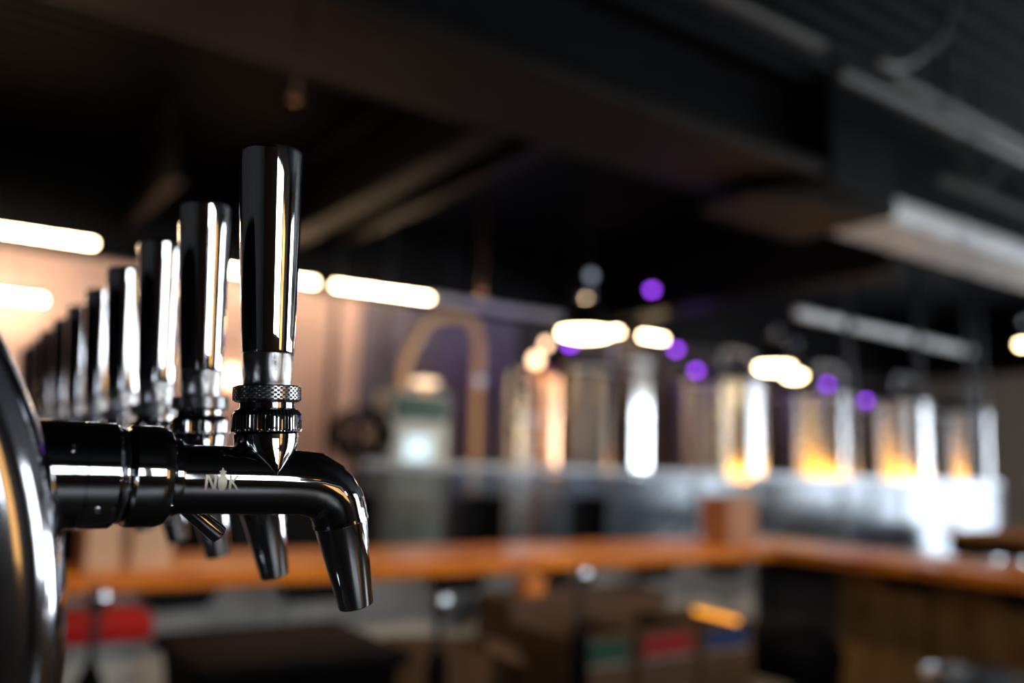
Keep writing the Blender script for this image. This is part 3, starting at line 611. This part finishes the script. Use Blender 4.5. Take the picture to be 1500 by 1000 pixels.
obj('body', lathe(nb(), [(0.16, 0), (0.165, 0.02), (0.172, 0.885), (0.168, 0.885), (0.160, 0.03), (0.01, 0.03)], 48, closed=False), steel_br, t, True)
obj('rim', sweep(nb(), [(0.172 * math.cos(2 * PI * k / 40), 0.172 * math.sin(2 * PI * k / 40), 0.887) for k in range(41)], 0.006, 8), steel_br, t, True)

# ------------------------------------------------------------------ near counter carrying the tap tower
t = thing('tap_counter', 'dark counter below the tap tower, under the bottom left', 'counter', (0, 0, 0))
obj('countertop', box(nb(), -1.0, 0.16, 0.25, 1.72, 1.02, 1.07, 0.006), work, t)
obj('cabinet', box(nb(), -0.95, 0.08, 0.30, 1.68, 0.0, 1.019), sidew, t)
# tower: large horizontal chrome drum
RD = 0.24; DX = 0.056 - RD; DZ = 1.42; Y0 = 0.355; Y1 = 1.66
t = thing('tap_tower', 'large chrome drum tower at the left edge holding the row of taps', 'tap tower', (DX, Y0, 1.07))
c = Matrix.Translation((0, 0, DZ - 1.07)) @ TY
arc = [(RD - 0.024 + 0.024 * math.sin(a), 0.024 - 0.024 * math.cos(a)) for a in [PI / 2 * k / 10 for k in range(11)]]
drum_prof = [(RD - 0.042, 0.016), (RD - 0.036, 0.003), (RD - 0.030, 0.0)] + arc + [(RD, 0.045), (RD - 0.003, 0.047), (RD - 0.003, 0.049), (RD, 0.051), (RD, Y1 - Y0 - 0.03), (RD - 0.03, Y1 - Y0)]
obj('drum', lathe(nb(), drum_prof, 160, c, closed=False), drum_steel, t, True, 50)
obj('end_plate', lathe(nb(), [(0.001, 0.012), (RD - 0.041, 0.016)], 96, c), drum_plate, t, True)
obj('back_plate', lathe(nb(), [(0.001, Y1 - Y0), (RD - 0.03, Y1 - Y0)], 64, c), drum_plate, t, True)
for i in range(8):
    a = 2 * PI * (i + 0.5) / 8
    obj('cap_screw', lathe(nb(), [(0.005, -0.002), (0.005, -0.0045), (0.003, -0.006)], 14, c @ Matrix.Translation(((RD - 0.034) * math.cos(a), (RD - 0.034) * math.sin(a), 0.003))), chrome, t, True)
for y in (0.15, 1.1):
    obj('support_leg', lathe(nb(), [(0.08, 0), (0.08, 0.012), (0.045, 0.02), (0.04, 0.118)], 32, Matrix.Translation((0, y, 0))), chrome, t, True)

# ------------------------------------------------------------------ one beer tap (millimetres in local space: x along faucet, z up)
mm = 0.001
def MM(*a): return Matrix.Translation(Vector(a) * mm)
def prof(l): return [(r * mm, z * mm) for r, z in l]
TAPX, TAPY, TAPZ, STEP = 0.1473, 0.42, 1.4894, 0.1222
t = thing('beer_tap', 'nearest and tallest chrome beer tap, in sharp focus', 'beer tap', (TAPX, TAPY, TAPZ), 0, 'row of chrome beer taps')
HT = MM(-4.3, 0, 10) @ Matrix.Rotation(math.radians(-3.3), 4, 'Y')
# handle: tapered bar with softly rounded top
obj('handle', lathe(nb(), prof([(11.6, 51.4), (12.9, 51.6), (13.0, 52.2), (13.3, 62), (14.6, 105), (15.6, 140), (15.95, 152.5), (15.9, 153.6), (15.5, 154.6), (14.6, 155.2), (12, 155.7), (6, 156.1), (0.3, 156.2)]), 96, HT), chrome, t, True, 30)
fe = obj('ferrule', lathe(nb(), prof([(11.4, 34.5), (11.6, 35.0), (12.7, 50.4), (12.4, 51.2)]), 72, HT), ferrule_m, t, True)
# upper lock ring: diamond knurl
rows = [(15.2, 27.2), (16.0, 27.8)] + [(16.1, 28 + 6.4 * k / 12) for k in range(13)] + [(16.0, 34.6), (15.2, 35.1), (11.5, 35.2)]
def dk(i, k):
    if not 2 <= k <= 14: return 0
    a = i / 144 * 36; z = (k - 2) / 12 * 3
    return 0.00038 * (1 - max(abs(((a + z) % 1) - 0.5) < 0.17, abs(((a - z) % 1) - 0.5) < 0.17) * 1.0)
obj('knurled_ring', lathe(nb(), prof([(12.5, 26.5)] + rows[0:]), 144, HT, disp=lambda i, k: dk(i, k - 1) if k >= 1 else 0), knurl_m, t, True, 20)
obj('neck_ring', lathe(nb(), prof([(12.5, 23.5), (13.6, 24), (13.6, 26.6), (12.5, 27)]), 64, HT), chrome_dark, t, True)
# lower coupling: straight flutes, chamfered
obj('coupling_nut', lathe(nb(), prof([(14.5, 11.8), (16.6, 12.6), (16.9, 13.4), (16.9, 14), (16.9, 20.4), (16.7, 21), (15.2, 23.2), (13.2, 24.2)]), 224, HT,
    disp=lambda i, k: (-0.00045 if i % 4 in (0, 1) else 0) if 2 <= k <= 5 else 0), chrome_dark, t, True, 25)
obj('neck_washer', lathe(nb(), prof([(14.6, 9.0), (15.5, 9.3), (15.5, 11.4), (14.6, 11.8)]), 64, HT), chrome_dark, t, True)
nk = nb(); rings(nk, [[HT @ (Vector((rx * math.cos(2 * PI * k / 96), ry * math.sin(2 * PI * k / 96), z)) * mm) for k in range(96)] for rx, ry, z in [(1.6, 16.2, -8.4), (4.0, 16.6, -7.2), (6.6, 16.7, -5), (10.0, 16.6, -1.8), (12.8, 16.3, 1.4), (14.6, 15.9, 4.4), (15.3, 15.4, 7), (15.3, 15.3, 9.2)]])
obj('neck', nk, chrome_dark, t, True, 60)
# faucet body: straight barrel running into the hooded elbow
path = [(-46, -1.3), (-30, -1.3), (-12, -1.3), (0, -1.4), (10, -1.8), (18, -2.6), (25, -4.6), (30.5, -7.8), (34, -12), (36, -17), (37.2, -21)]
rad = [16.0, 16.1, 16.2, 16.2, 15.9, 15.6, 15.2, 14.9, 14.6, 14.2, 14.0]
bd = obj('faucet_body', sweep(nb(), [Vector((x, 0, z)) * mm for x, z in path], [r * mm for r in rad], 64), chrome_dark, t, True, 60)
# raised hood ridge over the elbow and side seam
obj('hood', sweep(nb(), [Vector((x, 0, z)) * mm for x, z in [(2, 2), (12, 4.0), (22, 3.2), (30, -0.8), (36, -7), (40.5, -14.5), (41.5, -19)]], [m_ * mm for m_ in (8, 10.2, 10.4, 10.2, 10, 9.4, 8.8)], 40, 0.82), chrome_dark, t, True, 60)
obj('side_seam', sweep(nb(), [Vector((x, -y_, z)) * mm for x, y_, z in [(8, 16.0, -0.2), (20, 15.6, -1), (29, 14.9, -3), (34, 13.6, -8), (36, 13, -13)]], [m_ * mm for m_ in (0.4, 0.8, 1.0, 0.8, 0.4)], 10), chrome, t, True)
# nozzle
ax = Vector((11.6, 0, -43.3)).normalized()
NZ = MM(37.0, 0, -20.5) @ Vector((0, 0, 1)).rotation_difference(ax).to_matrix().to_4x4()
obj('nozzle_ring', lathe(nb(), prof([(13.2, -0.5), (14.3, 0), (14.3, 1.6), (13.6, 2.0)]), 64, NZ), chrome_dark, t, True)
obj('nozzle', lathe(nb(), prof([(13.6, 1.6), (13.4, 4), (8.9, 44.3), (8.6, 45.0), (7.9, 45.2), (7.6, 44), (9, 20), (1, 19)]), 72, NZ, closed=False), chrome, t, True, 30)
# flow lever on the far side
lv = MM(-42, 13, -11) @ Vector((0, 0, 1)).rotation_difference(Vector((22, 2, -17)).normalized()).to_matrix().to_4x4()
obj('flow_lever', lathe(nb(), prof([(3.6, 0), (3.8, 1), (4.6, 27), (4.4, 28.2), (3.8, 28.6)]), 32, lv), chrome_dark, t, True, 40)
# shank: stacked collars back to the drum
def shx(l): return [(r * mm, x * mm) for r, x in l]
MX = MM(0, 0, -0.3) @ TX
obj('shank_collar', lathe(nb(), shx([(17, -50.5), (20.5, -50.3), (21.6, -51.2), (22.6, -54), (22.9, -56), (22.9, -66.8), (22.0, -68.2), (19, -68.8)]), 96, MX), chrome_dark, t, True, 25)
obj('front_ring', lathe(nb(), shx([(15.5, -45.5), (17.6, -46), (17.8, -47), (17.8, -49.8), (16.5, -50.6)]), 80, MX), chrome_dark, t, True, 30)
obj('groove_ring', lathe(nb(), shx([(19.5, -72.2), (20.8, -71.6), (21.2, -70.6), (20.8, -69.4), (19.5, -68.6)]), 80, MX), chrome, t, True, 60)
sk = obj('shank', lathe(nb(), shx([(19.2, -72.0), (22.2, -72.6), (23.2, -74), (23.3, -86), (22.95, -86.3), (22.95, -86.9), (23.3, -87.2), (23.4, -97), (23.4, -101)]), 96, MX), chrome_dark, t, True, 25)
xs_end = min(v.co.x for v in sk.data.vertices)
for v in sk.data.vertices:
    if v.co.x < xs_end + 0.0005: v.co.x = DX + math.sqrt(RD ** 2 - (TAPZ + v.co.z - DZ) ** 2) - TAPX + 0.0003
for (x, z) in [(-93, 11.5), (-81, -14)]:
    yy = -math.sqrt(23.3 ** 2 - z * z)
    nrm = Vector((0, yy, z)).normalized()
    obj('set_screw', lathe(nb(), prof([(1.6, -0.6), (1.6, 0.5), (1.0, 0.7), (0.9, 0.2), (0.1, 0.2)]), 16, MM(x, yy, z - 0.3) @ Vector((0, 0, 1)).rotation_difference(nrm).to_matrix().to_4x4()), chrome, sk, True)
# etched mark on the near side of the barrel: N, a hop-shaped U, K
def wrap(x, z): return Vector((x, -math.sqrt(16.28 ** 2 - (z + 1.3) ** 2), z)) * mm
def etch(polys):
    bm = nb()
    for quad in polys:
        (xa, za), (xb, zb), (xc, zc), (xd, zd) = quad; n_ = 6; prev = None
        for k in range(n_ + 1):
            s = k / n_; l = (xa + (xd - xa) * s, za + (zd - za) * s); r = (xb + (xc - xb) * s, zb + (zc - zb) * s)
            cur = (bm.verts.new(wrap(*l)), bm.verts.new(wrap(*r)))
            if prev: bm.faces.new((prev[0], prev[1], cur[1], cur[0]))
            prev = cur
    return bm
def bar(x0, z0, x1, z1, w_=1.1): return ((x0 - w_ / 2, z0), (x0 + w_ / 2, z0), (x1 + w_ / 2, z1), (x1 - w_ / 2, z1))
zt, zb_ = 1.4, -5.2
o = obj('logo_mark', etch([bar(-36.4, zb_, -36.4, zt), bar(-36.0, zt, -32.8, zb_), bar(-32.4, zb_, -32.4, zt)]), etched, t)
hop = []
hop_w = [(-5.6, 0.6), (-5.0, 1.4), (-3.8, 1.9), (-2.2, 2.1), (-0.6, 2.0), (0.6, 1.4), (1.2, 0.9), (1.6, 1.9), (2.2, 1.0), (3.0, 1.7), (3.6, 0.5), (4.6, 0.2)]
for (za, wa), (zb2, wb) in zip(hop_w, hop_w[1:]): hop.append(((-29.2 - wa, za), (-29.2 + wa, za), (-29.2 + wb, zb2), (-29.2 - wb, zb2)))
obj('logo_mark', etch(hop), etched, t)
obj('logo_mark', etch([bar(-25.6, zb_, -25.6, zt), bar(-25.0, -2.0, -22.2, zt), bar(-24.8, -1.6, -22.0, zb_)]), etched, t)
tap0 = t
ords = ['second', 'third', 'fourth', 'fifth', 'sixth', 'seventh', 'eighth', 'ninth', 'tenth']
for i in range(1, 10):
    c_ = dup(tap0); c_.location = (TAPX, TAPY + STEP * i, TAPZ)
    c_.rotation_euler = (0, math.radians([0, 0.3, -0.2, 0.3, 0.4, 0.5, 0.2, 0.4, 0.1][i - 1]), 0)
    c_['label'] = '%s chrome beer tap from the camera in the blurring row' % ords[i - 1] if i < 9 else 'farthest, tenth chrome beer tap of the row, partly hidden by the drum'
